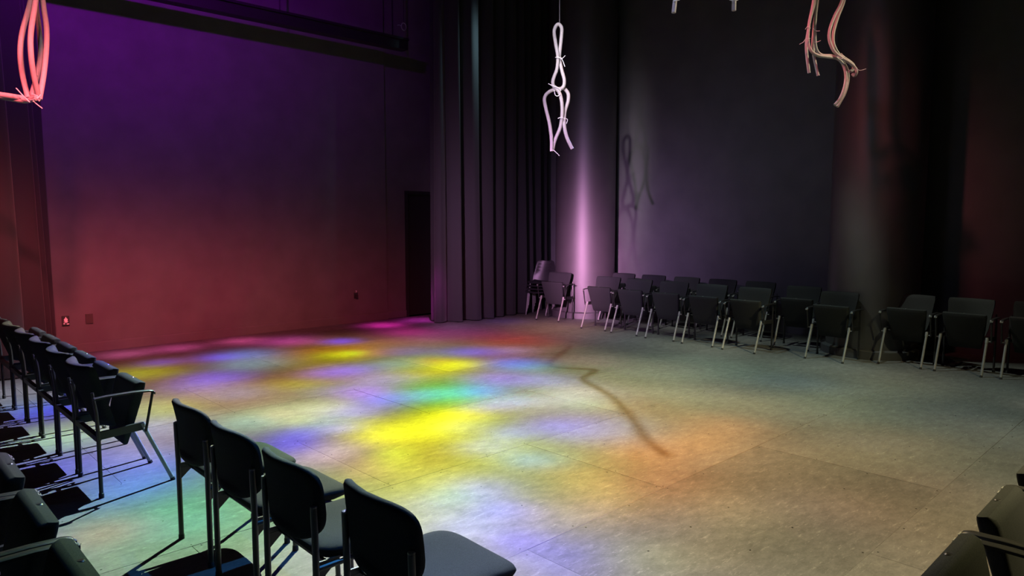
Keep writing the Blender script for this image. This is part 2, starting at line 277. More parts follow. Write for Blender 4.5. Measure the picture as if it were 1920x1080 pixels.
def floor_material():
    """Worn dark-grey painted hardboard: cloudy patches, pale directional scuffs, scratches."""
    m = bpy.data.materials.new('painted_hardboard')
    m.use_nodes = True
    nt = m.node_tree
    N, K = nt.nodes.new, nt.links.new
    b = nt.nodes['Principled BSDF']
    geo = N('ShaderNodeNewGeometry')
    oi = N('ShaderNodeAttribute'); oi.attribute_type = 'OBJECT'; oi.attribute_name = 'tone'

    def noise(scale, detail, rough, sx=1, sy=1, rot=0.0, off=0.0):
        mp = N('ShaderNodeMapping')
        mp.inputs['Scale'].default_value = (sx, sy, 1)
        mp.inputs['Rotation'].default_value = (0, 0, rot)
        mp.inputs['Location'].default_value = (off, off * 0.7, 0)
        K(geo.outputs['Position'], mp.inputs['Vector'])
        n = N('ShaderNodeTexNoise')
        n.inputs['Scale'].default_value = scale
        n.inputs['Detail'].default_value = detail
        n.inputs['Roughness'].default_value = rough
        K(mp.outputs[0], n.inputs['Vector'])
        return n.outputs['Fac']

    def mrange(v, a, c, lo, hi):
        r = N('ShaderNodeMapRange')
        r.inputs['From Min'].default_value = a
        r.inputs['From Max'].default_value = c
        r.inputs['To Min'].default_value = lo
        r.inputs['To Max'].default_value = hi
        K(v, r.inputs['Value'])
        return r.outputs[0]

    def math_(op, a, c):
        n = N('ShaderNodeMath'); n.operation = op
        for i, v in enumerate((a, c)):
            if isinstance(v, (int, float)):
                n.inputs[i].default_value = v
            else:
                K(v, n.inputs[i])
        return n.outputs[0]

    clouds = mrange(noise(1.3, 6, 0.65), 0.3, 0.7, 0.86, 1.14)
    streak = mrange(noise(9, 7, 0.7, 1.0, 2.0, 0.75), 0.35, 0.72, 0.82, 1.25)
    grain = mrange(noise(55, 3, 0.7), 0.3, 0.7, 0.9, 1.1)
    scuff = mrange(noise(6, 9, 0.82, 1.0, 4.0, 0.75, 4.0), 0.56, 0.70, 0.0, 0.9)
    scuff2 = mrange(noise(14, 7, 0.78, 1.0, 5, 0.4, 9.0), 0.58, 0.69, 0.0, 0.95)
    panel = mrange(oi.outputs['Fac'], 0.0, 2.0, 0.0, 2.0)
    v = math_('MULTIPLY', math_('MULTIPLY', clouds, streak), math_('MULTIPLY', grain, panel))
    v = math_('ADD', v, math_('ADD', scuff, scuff2))
    v = math_('MULTIPLY', v, 0.1)
    cc = N('ShaderNodeCombineColor')
    for i in range(3):
        K(v, cc.inputs[i])
    K(cc.outputs[0], b.inputs['Base Color'])
    K(mrange(noise(7, 5, 0.6), 0.3, 0.7, 0.58, 0.78), b.inputs['Roughness'])
    b.inputs['Specular IOR Level'].default_value = 0.1
    return m


M = {}
M['floor'] = floor_material()
M['seam'] = material('seam_dark', (0.02, 0.02, 0.02), 0.9)
M['screw'] = material('screw_black', (0.012, 0.012, 0.012), 0.5)
M['wall'] = material('wall_black_paint', (0.09, 0.088, 0.09), 0.75, spec=0.25, noise=(3, 0.1), bump=(60, 0.15, 0.002))
M['wall_r'] = material('wall_charcoal_paint', (0.10, 0.10, 0.105), 0.7, spec=0.3, noise=(2.5, 0.1), bump=(60, 0.15, 0.002))
M['column'] = material('column_grey_paint', (0.052, 0.05, 0.052), 0.5, spec=0.85, noise=(4, 0.08), bump=(80, 0.1, 0.001))
M['ceiling'] = material('ceiling_black', (0.01, 0.01, 0.01), 0.9)
M['curtain'] = material('black_velour', (0.026, 0.025, 0.029), 0.9, spec=0.15, sheen=0.12, bump=(300, 0.2, 0.001))
M['door'] = material('black_door', (0.012, 0.012, 0.013), 0.6)
M['black_metal'] = material('black_steel', (0.015, 0.015, 0.016), 0.45, 0.3)
M['fabric'] = material('charcoal_fabric', (0.027, 0.029, 0.030), 0.85, spec=0.06, noise=(220, 0.25), bump=(500, 0.3, 0.0008))
M['weave'] = material('woven_black_seat', (0.02, 0.0225, 0.024), 0.85, spec=0.04, noise=(260, 0.3), bump=(420, 0.5, 0.001))
M['shell'] = material('black_plastic', (0.018, 0.018, 0.02), 0.35)
M['chrome'] = material('satin_steel', (0.2, 0.2, 0.197), 0.32, 0.0, 1.0)
M['dark_steel'] = material('dark_powder_steel', (0.014, 0.014, 0.015), 0.4, 0.0)
M['rubber'] = material('rubber', (0.012, 0.012, 0.012), 0.8)
M['foam'] = material('white_foam_tube', (0.45, 0.435, 0.42), 0.6, spec=0.3, noise=(40, 0.05))
M['tie'] = material('white_plastic_tie', (0.8, 0.8, 0.8), 0.4)
M['wire'] = material('steel_cable', (0.35, 0.36, 0.37), 0.4, 0.6)
M['plate'] = material('black_wall_plate', (0.02, 0.02, 0.02), 0.4)
M['bronze'] = material('brown_wall_plate', (0.035, 0.026, 0.022), 0.5)
M['label'] = material('white_print', (0.7, 0.7, 0.7), 0.5)
M['glass'] = material('lens_glass', (0.6, 0.75, 0.8), 0.1, spec=0.8)
_b = M['glass'].node_tree.nodes['Principled BSDF']
_b.inputs['Emission Color'].default_value = (0.45, 0.9, 1.0, 1)
_b.inputs['Emission Strength'].default_value = 1.5


# ------------------------------------------------------------------ mesh helpers
class MB:
    def __init__(self):
        self.v, self.f = [], []

    def add(self, vs, fs):
        o = len(self.v)
        self.v += [tuple(p) for p in vs]
        self.f += [tuple(i + o for i in f) for f in fs]
        return self

    def box(self, x0, x1, y0, y1, z0, z1):
        vs = [(x, y, z) for z in (z0, z1) for y in (y0, y1) for x in (x0, x1)]
        return self.add(vs, [(0, 2, 3, 1), (4, 5, 7, 6), (0, 1, 5, 4), (2, 6, 7, 3), (0, 4, 6, 2), (1, 3, 7, 5)])

    def tube(self, pts, r, n=8, cap=True, flat=None):
        """round (or flattened) tube swept along a polyline; r may be a list"""
        pts = [Vector(p) for p in pts]
        rs = r if isinstance(r, (list, tuple)) else [r] * len(pts)
        rings = []
        t0 = (pts[1] - pts[0]).normalized()
        ref = Vector((0, 0, 1)) if abs(t0.z) < 0.9 else Vector((0, 1, 0))
        nrm = (ref - t0 * ref.dot(t0)).normalized()
        for i, p in enumerate(pts):
            a = pts[max(0, i - 1)]; b = pts[min(len(pts) - 1, i + 1)]
            t = (b - a).normalized()
            nrm = (nrm - t * nrm.dot(t)).normalized()
            bi = t.cross(nrm)
            fl = flat if flat else 1.0
            rings.append([p + (nrm * math.cos(2 * math.pi * k / n) + bi * (math.sin(2 * math.pi * k / n) * fl)) * rs[i] for k in range(n)])
        return self.loft(rings, cap)

    def loft(self, rings, cap=True):
        n = len(rings[0])
        vs = [p for r in rings for p in r]
        fs = []
        for i in range(len(rings) - 1):
            for k in range(n):
                a, b = i * n + k, i * n + (k + 1) % n
                fs.append((a, b, b + n, a + n))
        if cap:
            fs.append(tuple(range(n - 1, -1, -1)))
            fs.append(tuple((len(rings) - 1) * n + k for k in range(n)))
        return self.add(vs, fs)

    def bar(self, p, q, w, h, side=Vector((0, 1, 0))):
        """rectangular bar from p to q, w across 'side', h across the other direction"""
        p, q = Vector(p), Vector(q)
        t = (q - p).normalized()
        s = (side - t * side.dot(t)).normalized()
        u = t.cross(s)
        rings = [[c + s * (a * w / 2) + u * (b * h / 2) for a, b in ((-1, -1), (1, -1), (1, 1), (-1, 1))] for c in (p, q)]
        return self.loft(rings)

    def lathe(self, prof, n=32, axis='Z', origin=(0, 0, 0)):
        rings = []
        for r, z in prof:
            ring = []
            for k in range(n):
                a = 2 * math.pi * k / n
                c, s = r * math.cos(a), r * math.sin(a)
                if axis == 'Z':
                    p = (c, s, z)
                elif axis == 'X':
                    p = (z, c, s)
                else:
                    p = (s, z, c)
                ring.append(Vector(p) + Vector(origin))
            rings.append(ring)
        return self.loft(rings)

    def build(self, name, mat, parent=None, smooth=True, angle=40, matrix=None):
        me = bpy.data.meshes.new(name)
        me.from_pydata(self.v, [], self.f)
        me.validate()
        me.update()
        import bmesh
        bm = bmesh.new(); bm.from_mesh(me)
        bmesh.ops.recalc_face_normals(bm, faces=bm.faces)
        bm.to_mesh(me); bm.free()
        me.materials.append(mat)
        if smooth:
            me.shade_smooth()
            me.set_sharp_from_angle(angle=math.radians(angle))
        o = bpy.data.objects.new(name, me)
        COL.objects.link(o)
        if parent is not None:
            o.parent = parent
        return o


def empty(name, loc, rz=0.0):
    o = bpy.data.objects.new(name, None)
    o.empty_display_size = 0.1
    COL.objects.link(o)
    o.location = loc
    o.rotation_euler = (0, 0, rz)
    return o


def tag(o, label=None, cat=None, group=None, kind=None):
    if label: o['label'] = label
    if cat: o['category'] = cat
    if group: o['group'] = group
    if kind: o['kind'] = kind
    return o


def copy_tree(o, parent=None):
    c = o.copy()
    COL.objects.link(c)
    c.parent = parent
    for ch in list(o.children):
        copy_tree(ch, c)
    return c


def rrect(hw, ht, n=6, r=0.5):
    """rounded-rectangle ring in (w, t): list of pairs"""
    rad = min(hw, ht) * r
    pts = []
    for cx, cy, a0 in ((hw - rad, ht - rad, 0), (-hw + rad, ht - rad, 90), (-hw + rad, -ht + rad, 180), (hw - rad, -ht + rad, 270)):
        for k in range(n):
            a = math.radians(a0 + 90 * k / (n - 1))
            pts.append((cx + rad * math.cos(a), cy + rad * math.sin(a)))
    return pts


def smooth_path(pts, sub=6):
    """Catmull-Rom through the points"""
    pts = [Vector(p) for p in pts]
    out = []
    for i in range(len(pts) - 1):
        p0 = pts[max(i - 1, 0)]; p1 = pts[i]; p2 = pts[i + 1]; p3 = pts[min(i + 2, len(pts) - 1)]
        for k in range(sub):
            t = k / sub
            out.append(0.5 * ((2 * p1) + (p2 - p0) * t + (2 * p0 - 5 * p1 + 4 * p2 - p3) * t * t + (3 * p1 - p0 - 3 * p2 + p3) * t ** 3))
    out.append(pts[-1])
    return out


def ray(px, py):
    return FWD + RT * ((px - 960) / FOCAL) - UPV * ((py - 540) / FOCAL)


def at(px, py, depth):
    """world point at a given distance along the view axis"""
    return Vector((0, 0, CAM_H)) + ray(px, py) * depth


# ------------------------------------------------------------------ room shell
WY, WX, ZC = 10.78, 10.85, 6.5       # left wall plane, right wall plane, ceiling
BX, BY = -2.6, -2.4                  # walls behind the camera

floor = MB().box(BX, WX, BY, WY, -0.12, -0.008).build('floor', M['seam'], smooth=False)
tag(floor, 'dark painted hardboard floor laid in large staggered panels', kind='structure')
PX, PY, GAP = 2.55, 1.28, 0.0007
k = -3
while 1.27 + PY * k < WY:
    y0, y1 = max(BY, 1.27 + PY * k), min(WY, 1.27 + PY * (k + 1))
    xo = 2.56 if k % 2 == 0 else 2.56 + PX / 2
    j = -3
    while xo + PX * j < WX:
        x0, x1 = max(BX, xo + PX * j), min(WX, xo + PX * (j + 1))
        j += 1
        if x1 - x0 < 0.05 or y1 - y0 < 0.05:
            continue
        dz = random.uniform(-0.0008, 0.0008)
        m = MB()
        e = 0.001
        a0, a1, b0, b1 = x0 + GAP, x1 - GAP, y0 + GAP, y1 - GAP
        rings = []
        for off, z in ((0, -0.008), (0, -0.0015), (e, 0)):
            rings.append([Vector((a0 + off, b0 + off, z + dz)), Vector((a1 - off, b0 + off, z + dz)),
                          Vector((a1 - off, b1 - off, z + dz)), Vector((a0 + off, b1 - off, z + dz))])
        pn = m.loft(rings).build('floor_panel', M['floor'], floor, smooth=False)
        pn['tone'] = 0.80 if (k == 0 and abs(x0 - 2.56) < 0.1) else random.uniform(0.88, 1.08)
    k += 1
# screw heads along the panel edges and field
sm = MB()
for k in range(-2, 5):
    y0 = 1.27 + PY * k
    xo = 2.56 if k % 2 == 0 else 2.56 + PX / 2
    for j in range(-1, 3):
        x0 = xo + PX * j
        for ix in range(7):
            for iy in range(4):
                x = x0 + 0.03 + (PX - 0.06) * ix / 6 + random.uniform(-0.02, 0.02)
                y = y0 + 0.03 + (PY - 0.06) * iy / 3 + random.uniform(-0.02, 0.02)
                if 0.3 < x < 7.5 and 0.3 < y < 7.0 and random.random() < 0.75:
                    sm.lathe([(0.0052, 0.0), (0.0045, 0.0022)], 8, origin=(x, y, 0))
so = sm.build('floor_screws', M['screw'], floor, smooth=False)
tag(so, kind='stuff')

wl = MB().box(BX, 7.20, WY, WY + 0.2, 0, ZC).box(7.20, 7.64, WY + 0.05, WY + 0.2, 0, ZC).box(7.64, 8.7, WY + 0.05, WY + 0.2, 2.34, ZC).box(8.7, WX + 0.2, WY + 0.05, WY + 0.2, 0, ZC)
tag(wl.build('wall_left', M['wall'], smooth=False), 'black painted wall washed in purple and red light', kind='structure')
wr = MB().box(WX, WX + 0.2, BY, WY + 0.05, 0, ZC).build('wall_right', M['wall_r'], smooth=False)
tag(wr, 'dark wall behind the two round columns', kind='structure')
tag(MB().box(BX - 0.2, BX, BY, WY + 0.2, 0, ZC).build('wall_back', M['wall'], smooth=False), 'black wall behind the seating', kind='structure')
tag(MB().box(BX, WX + 0.2, BY - 0.2, BY, 0, ZC).build('wall_front', M['wall'], smooth=False), 'black wall behind the camera', kind='structure')
tag(MB().box(BX - 0.2, WX + 0.2, BY - 0.2, WY + 0.2, ZC, ZC + 0.15).build('ceiling', M['ceiling'], smooth=False), 'black ceiling', kind='structure')


def baseboard(name, x0, x1, y):
    m = MB()
    prof = [(0, 0), (-0.018, 0), (-0.018, 0.12), (-0.012, 0.13), (0, 0.132)]
    m.loft([[Vector((x, y + a, z)) for a, z in prof] for x in (x0, x1)])
    return tag(m.build(name, M['wall'], smooth=False), 'black baseboard along the foot of the wall', kind='structure')


baseboard('baseboard_left', BX, 7.20, WY)
baseboard('baseboard_recess', 7.20, 7.64, WY + 0.05)
door = empty('door_1', (8.17, WY + 0.1, 0)); tag(door, 'black door half hidden by the curtain', kind='structure')
MB().box(-0.46, 0.46, 0.0, 0.045, 0.01, 2.28).build('door_leaf', M['door'], door, smooth=False)
MB().box(-0.53, -0.46, -0.06, 0.06, 0, 2.34).box(0.46, 0.53, -0.06, 0.06, 0, 2.34).box(-0.46, 0.46, -0.06, 0.06, 2.28, 2.34).build('door_frame', M['door'], door, smooth=False)
MB().tube([(0.38, -0.002, 1.02), (0.38, -0.05, 1.02), (0.28, -0.055, 1.02)], 0.009).build('door_handle', M['black_metal'], door)

# round columns
for (cx_, cy_, lab) in ((10.25, 8.68, 'round column with pink highlight beside the tall black curtain'),
                        (10.03, 3.44, 'dark round column behind the audience chairs toward the right')):
    c = empty('column', (cx_, cy_, 0)); tag(c, lab, 'column', 'round columns')
    MB().lathe([(0.56, 0.1), (0.56, ZC)], 64).build('shaft', M['column'], c)
    MB().lathe([(0.62, 0.0), (0.62, 0.10), (0.60, 0.115), (0.56, 0.118)], 64).build('plinth', M['column'], c)

# ------------------------------------------------------------------ beam along the left wall
beam = empty('ceiling_beam', (3.0, 10.2, 4.68)); tag(beam, 'long black beam running along the purple wall near the ceiling', 'beam')
MB().box(-4.0, 4.25, -0.09, 0.09, 0.0, 0.17).build('beam_body', M['black_metal'], beam, smooth=False)
MB().box(-4.0, 4.25, -0.13, -0.09, 0.15, 0.185).build('rail_lip', M['black_metal'], beam, smooth=False)
for x in (-3.0, -0.5, 2.0, 4.0):
    MB().tube([(x, 0, 0.17), (x, 0, ZC - 4.68)], 0.012).build('hanger_rod', M['black_metal'], beam)
sh = empty('cable_shackle', at(757, 50, 11.9)); tag(sh, 'small steel shackle hanging at the end of the beam', 'shackle')
ring = [(0.05 * math.cos(a), 0, 0.06 * math.sin(a)) for a in [2 * math.pi * i / 16 for i in range(17)]]
MB().tube(ring, 0.007, 6).build('ring', M['wire'], sh)
MB().tube([(-0.13, 0, 0.0), (-0.09, 0, 0.012), (-0.05, 0, 0.0)], 0.008, 6).build('hook', M['wire'], sh)
MB().tube([(0, 0, 0.06), (0, 0, ZC - sh.location.z)], 0.004, 6).build('cable', M['black_metal'], sh)

# ------------------------------------------------------------------ wall plates
wp = empty('wall_box', (2.137, WY, 0.455)); tag(wp, 'small black wall box with white connector marks', 'wall plate')
MB().box(-0.042, 0.042, -0.03, 0, -0.062, 0.062).build('plate', M['plate'], wp, smooth=False)
m = MB()
m.lathe([(0.008, -0.033), (0.022, -0.033), (0.022, -0.030), (0.008, -0.030)], 16, 'Y', (0.0, 0, 0.012))
m.build('socket_ring', M['label'], wp)
MB().loft([[Vector((x, y, z)) for x, z in ((-0.01, 0.028), (0.01, 0.028), (0.002, 0.05), (-0.002, 0.05))] for y in (-0.03, -0.033)]).build('arrow_mark', M['label'], wp, smooth=False)
MB().loft([[Vector((x, y, z)) for x, z in ((-0.03, -0.012), (0.03, -0.008), (0.012, -0.026), (-0.006, -0.026))] for y in (-0.03, -0.034)]).build('connector_mark', M['label'], wp, smooth=False)
MB().box(0.008, 0.034, -0.036, -0.03, -0.05, -0.038).build('tag_mark', M['label'], wp, smooth=False)
MB().box(-0.03, -0.012, -0.036, -0.03, -0.044, -0.032).build('tag_mark', M['label'], wp, smooth=False)
wp = empty('wall_plate', (2.415, WY, 0.455)); tag(wp, 'blank brown wall plate beside the marked wall box', 'wall plate')
MB().box(-0.042, 0.042, -0.02, 0, -0.064, 0.064).build('plate', M['bronze'], wp, smooth=False)
for z in (-0.045, 0.045):
    MB().lathe([(0.004, -0.022), (0.004, -0.02)], 8, 'Y', (0, 0, z)).build('screw', M['screw'], wp, smooth=False)
wp = empty('power_outlet', (6.54, WY, 0.485)); tag(wp, 'black power outlet low on the red-lit wall near the door', 'outlet')
MB().box(-0.036, 0.036, -0.014, 0, -0.058, 0.045).build('plate', M['plate'], wp, smooth=False)
MB().box(-0.02, 0.02, -0.05, -0.014, -0.05, 0.0).build('plug', M['rubber'], wp, smooth=False)
MB().tube([(0, -0.012, 0.05), (0, -0.03, 0.065), (0, -0.012, 0.08)], 0.008, 6).build('hook', M['label'], wp)


# ------------------------------------------------------------------ curtains
def curtain(name, base, z0, z1, pleat, depth, label, seed, top_shift=0.0):
    rnd = random.Random(seed)
    base = [Vector((x, y, 0)) for x, y in base]
    path = smooth_path(base, 12)
    L = [0]
    for a, b in zip(path, path[1:]):
        L.append(L[-1] + (b - a).length)
    tot = L[-1]
    # pleat positions with uneven widths
    marks = [0.0]
    while marks[-1] < tot:
        marks.append(marks[-1] + pleat * rnd.uniform(0.65, 1.45))
    amps = [depth * rnd.uniform(0.55, 1.15) for _ in marks]
    phs = [rnd.uniform(-0.25, 0.25) for _ in marks]

    def base_at(s):
        s = min(max(s, 0), tot)
        i = 0
        while i < len(L) - 2 and L[i + 1] < s:
            i += 1
        t = (s - L[i]) / max(1e-6, L[i + 1] - L[i])
        p = path[i].lerp(path[i + 1], t)
        d = (path[i + 1] - path[i]).normalized()
        return p, Vector((-d.y, d.x, 0)), d

    nz = 22
    ns = int(tot / 0.016)
    front, back = [], []
    for iz in range(nz + 1):
        fz = iz / nz
        z = z0 + (z1 - z0) * fz
        row_f, row_b = [], []
        for i in range(ns + 1):
            s = tot * i / ns
            j = 0
            while marks[j + 1] < s and j < len(marks) - 2:
                j += 1
            t = (s - marks[j]) / (marks[j + 1] - marks[j])
            a = amps[j] * (1 - t) + amps[j + 1] * t
            w = math.sin(2 * math.pi * t + 0.6 * phs[j] * math.sin(2 * math.pi * t)) + 0.22 * math.sin(4 * math.pi * t + 6 * phs[j])
            flare = 0.75 + 0.45 * (1 - fz)
            off = a * 0.5 * flare * w + 0.015 * math.sin(3.1 * fz * (1 + 0.3 * phs[j]) + 9 * phs[j] + s * 2.3)
            p, nrm, d = base_at(s)
            p = p + nrm * off + d * (0.02 * math.sin(2.5 * fz + s * 3) + top_shift * fz)
            row_f.append(Vector((p.x, p.y, z)))
            row_b.append(Vector((p.x, p.y, z)) + nrm * 0.008)
        front.append(row_f); back.append(row_b)
    m = MB()
    n = ns + 1
    vs = [p for r in front for p in r] + [p for r in back for p in r]
    o2 = n * (nz + 1)
    fs = []
    for iz in range(nz):
        for i in range(ns):
            a = iz * n + i
            fs.append((a, a + 1, a + 1 + n, a + n))
            fs.append((o2 + a + n, o2 + a + n + 1, o2 + a + 1, o2 + a))
        for i in (0, ns):
            a = iz * n + i
            fs.append((a, a + n, o2 + a + n, o2 + a))
    for i in range(ns):
        for iz in (0, nz):
            a = iz * n + i
            fs.append((a, o2 + a, o2 + a + 1, a + 1))
    m.add(vs, fs)
    o = m.build(name, M['curtain'], angle=80)
    return tag(o, label, 'curtain')


curtain('stage_curtain', [(7.62, 9.98), (7.60, 9.78), (7.78, 9.62), (8.5, 9.58), (9.2, 9.68), (10.5, 10.02)], 0.015, ZC - 0.05, 0.30, 0.30,
        'tall black pleated curtain hanging beside the pink-lit column', 11)
curtain('side_curtain', [(-0.6, 8.8), (0.4, 9.0), (1.15, 9.3), (1.5, 9.75), (1.78, 10.3), (1.9, 10.62)], 0.015, ZC - 0.05, 0.36, 0.28,
        'black curtain at the left edge behind the row of chairs', 5, -0.22)


# ------------------------------------------------------------------ flip-seat audience chair
# faces local +X; origin on the floor midway between the rear feet
def make_flip_chair(name):
    root = empty(name, (0, 0, 0))
    for s in (-1, 1):
        y = 0.262 * s
        lg = MB().tube([(0, y, 0.0), (0, y, 0.42)], 0.0125, 10).build('rear_leg', M['dark_steel'], root)
        MB().lathe([(0.016, 0.0), (0.016, 0.03), (0.013, 0.033)], 10, origin=(0, y, 0)).build('rubber_foot', M['rubber'], lg)
        MB().tube([(0, y, 0.40), (-0.005, y, 0.55), (-0.02, y * 0.97, 0.68)], [0.0125, 0.011, 0.009], 8).build('back_upright', M['dark_steel'], root)
        yf = 0.236 * s
        fl = MB().tube([(0.262, yf, 0.425), (0.44, yf, 0.0)], 0.0135, 10).build('front_leg', M['chrome'], root)
        MB().tube([(0.262, yf, 0.43), (0.283, yf, 0.375)], 0.017, 10).build('leg_socket', M['chrome'], fl)
        MB().tube([(0.432, yf, 0.02), (0.4403, yf, 0.0)], 0.0155, 8).build('rubber_foot', M['rubber'], fl)
        MB().bar((-0.01, y, 0.40), (0.27, yf, 0.41), 0.022, 0.05, Vector((0, 1, 0))).build('side_rail', M['dark_steel'], root, smooth=False)
        ya = 0.281 * s
        MB().tube([(0.27, yf, 0.395), (0.272, ya, 0.39)], 0.007, 8).build('arm_link', M['chrome'], root)
        MB().tube([(0.27, ya, 0.38), (0.322, ya, 0.632)], 0.009, 8).build('arm_post', M['dark_steel'], root)
        ar = MB()
        prof = [(-0.02, 0.642), (0.05, 0.648), (0.20, 0.650), (0.30, 0.646), (0.325, 0.638), (0.333, 0.622)]
        ar.loft([[Vector((x, ya + a, z + b)) for a, b in ((-0.017, -0.006), (0.017, -0.006), (0.017, 0.004), (0.011, 0.008), (-0.011, 0.008), (-0.017, 0.004))] for x, z in prof])
        armo = ar.build('armrest', M['dark_steel'], root, angle=50)
        MB().box(0.331, 0.336, ya - 0.015, ya + 0.015, 0.622, 0.636).build('end_cap', M['chrome'], armo, smooth=False)
    MB().bar((0, -0.262, 0.385), (0, 0.262, 0.385), 0.03, 0.035, Vector((1, 0, 0))).build('cross_bar', M['dark_steel'], root, smooth=False)
    MB().tube([(0.19, -0.245, 0.40), (0.19, 0.245, 0.40)], 0.010, 8).build('pivot_rod', M['dark_steel'], root)
    # padded backrest, wrapped around the sitter
    rings = []
    for z, hw, ht in ((0.425, 0.17, 0.012), (0.435, 0.19, 0.018), (0.50, 0.205, 0.022), (0.62, 0.22, 0.026), (0.74, 0.232, 0.033), (0.79, 0.237, 0.037), (0.818, 0.236, 0.036), (0.834, 0.233, 0.030), (0.843, 0.228, 0.020), (0.846, 0.222, 0.008)):
        f = (z - 0.425) / 0.42
        xc = 0.085 - 0.13 * f
        ring = []
        # ring around width (y) and thickness (x), subdivided across the width so that it can curve
        top, bot = [], []
        nseg = 14
        for q in range(nseg + 1):
            w = -1 + 2 * q / nseg
            edge = max(0.25, (1 - abs(w) ** 5)) ** 0.5
            y = hw * w
            xb = xc - 0.025 + 0.055 * w * w
            top.append(Vector((xb + ht * edge, y, z)))
            bot.append(Vector((xb - ht * edge, y, z)))
        rings.append(top + bot[::-1])
    MB().loft(rings).build('backrest', M['fabric'], root, angle=60)
    # seat folded up
    ax0, ax1 = Vector((0.175, 0, 0.285)), Vector((0.285, 0, 0.692))
    up = (ax1 - ax0).normalized()
    nr = Vector((up.z, 0, -up.x))            # underside, faces forward
    rings = []
    for s, hw, t0, t1 in ((0.0, 0.158, -0.008, 0.012), (0.012, 0.170, -0.016, 0.016), (0.10, 0.186, -0.034, 0.020), (0.20, 0.201, -0.044, 0.022), (0.30, 0.213, -0.048, 0.024), (0.385, 0.222, -0.048, 0.024), (0.408, 0.222, -0.040, 0.022), (0.4215, 0.220, -0.022, 0.018)):
        c = ax0 + up * s
        ring = [c + Vector((0, w, 0)) + nr * ((t0 + t1) / 2 + t) for w, t in rrect(hw, (t1 - t0) / 2, 4, 0.6)]
        rings.append(ring)
    st = MB().loft(rings).build('seat', M['fabric'], root, angle=50)
    c = ax0 + up * 0.4215
    MB().lathe([(0.013, 0.0), (0.013, 0.004), (0.009, 0.008), (0.0, 0.009)][:3], 12, origin=(c.x + nr.x * -0.005, 0, c.z - 0.003)).build('rubber_button', M['shell'], st)
    return root


flip = make_flip_chair('flip_seat_chair')
used = [False]


def put_flip(x, y, face, label, group):
    """x, y: midway between the rear feet; face: direction angle in degrees"""
    o = flip if not used[0] else copy_tree(flip)
    used[0] = True
    o.location = (x, y, 0)
    o.rotation_euler = (0, 0, math.radians(face))
    tag(o, label, 'chair', group)


ORD = ['first', 'second', 'third', 'fourth', 'fifth', 'sixth', 'seventh', 'eighth', 'ninth', 'tenth', 'eleventh', 'twelfth']
# front row of the left block, faces +X
for i in range(6):
    lab = ('flip-seat chair at the open end of the left front row, beside the padded stacking chairs' if i == 0 else
           'flip-seat chair in the left front row, %s from the open end toward the red wall' % ORD[i])
    put_flip(1.118, 5.185 + 0.6045 * i, 0, lab, 'left front row of flip-seat chairs')
# second row of the left block, close to the camera
for i in range(4):
    put_flip(0.205, 2.43 + 0.61 * i, 0, 'flip-seat chair in the rear row at the bottom left corner, %s from the camera' % (ORD[i] if i else 'nearest'), 'left rear row of flip-seat chairs')
# row at the lower right, faces +Y
for i in range(3):
    put_flip(2.47 + 0.63 * i, 0.305, 90, 'flip-seat chair at the bottom right corner, %s from the camera' % (ORD[i] if i else 'nearest'), 'lower right row of flip-seat chairs')
# rows in front of the right wall, face -X : (front foot X, centre Y, facing)
R1 = [(9.10, 8.58, 190), (8.88, 7.34, 184), (8.84, 6.685, 184), (8.81, 6.0, 185), (8.79, 5.35, 184), (8.75, 4.69, 180),
      (9.45, 4.28, 184), (8.94, 3.62, 180), (9.27, 2.84, 180), (9.26, 2.22, 180), (9.30, 1.57, 180)]
for i, (fx, cy_, fa) in enumerate(R1):
    a = math.radians(fa)
    x, y = fx - 0.44 * math.cos(a), cy_ - 0.44 * math.sin(a)
    if i == 0:
        lab = 'flip-seat chair standing alone at the foot of the pink-lit column next to the curtain'
    elif i == 6:
        lab = 'flip-seat chair pushed back between its neighbours in the dark row before the right wall'
    else:
        lab = 'flip-seat chair in the front row before the right wall, %s from the curtain' % ORD[i]
    put_flip(x, y, fa, lab, 'front row of chairs before the right wall')
for i, cy_ in enumerate((7.72, 7.08, 6.42, 5.76, 5.12)):
    put_flip(10.20, cy_, 181, 'flip-seat chair in the back row against the right wall, %s from the pink-lit column' % ORD[i], 'back row of chairs against the right wall')


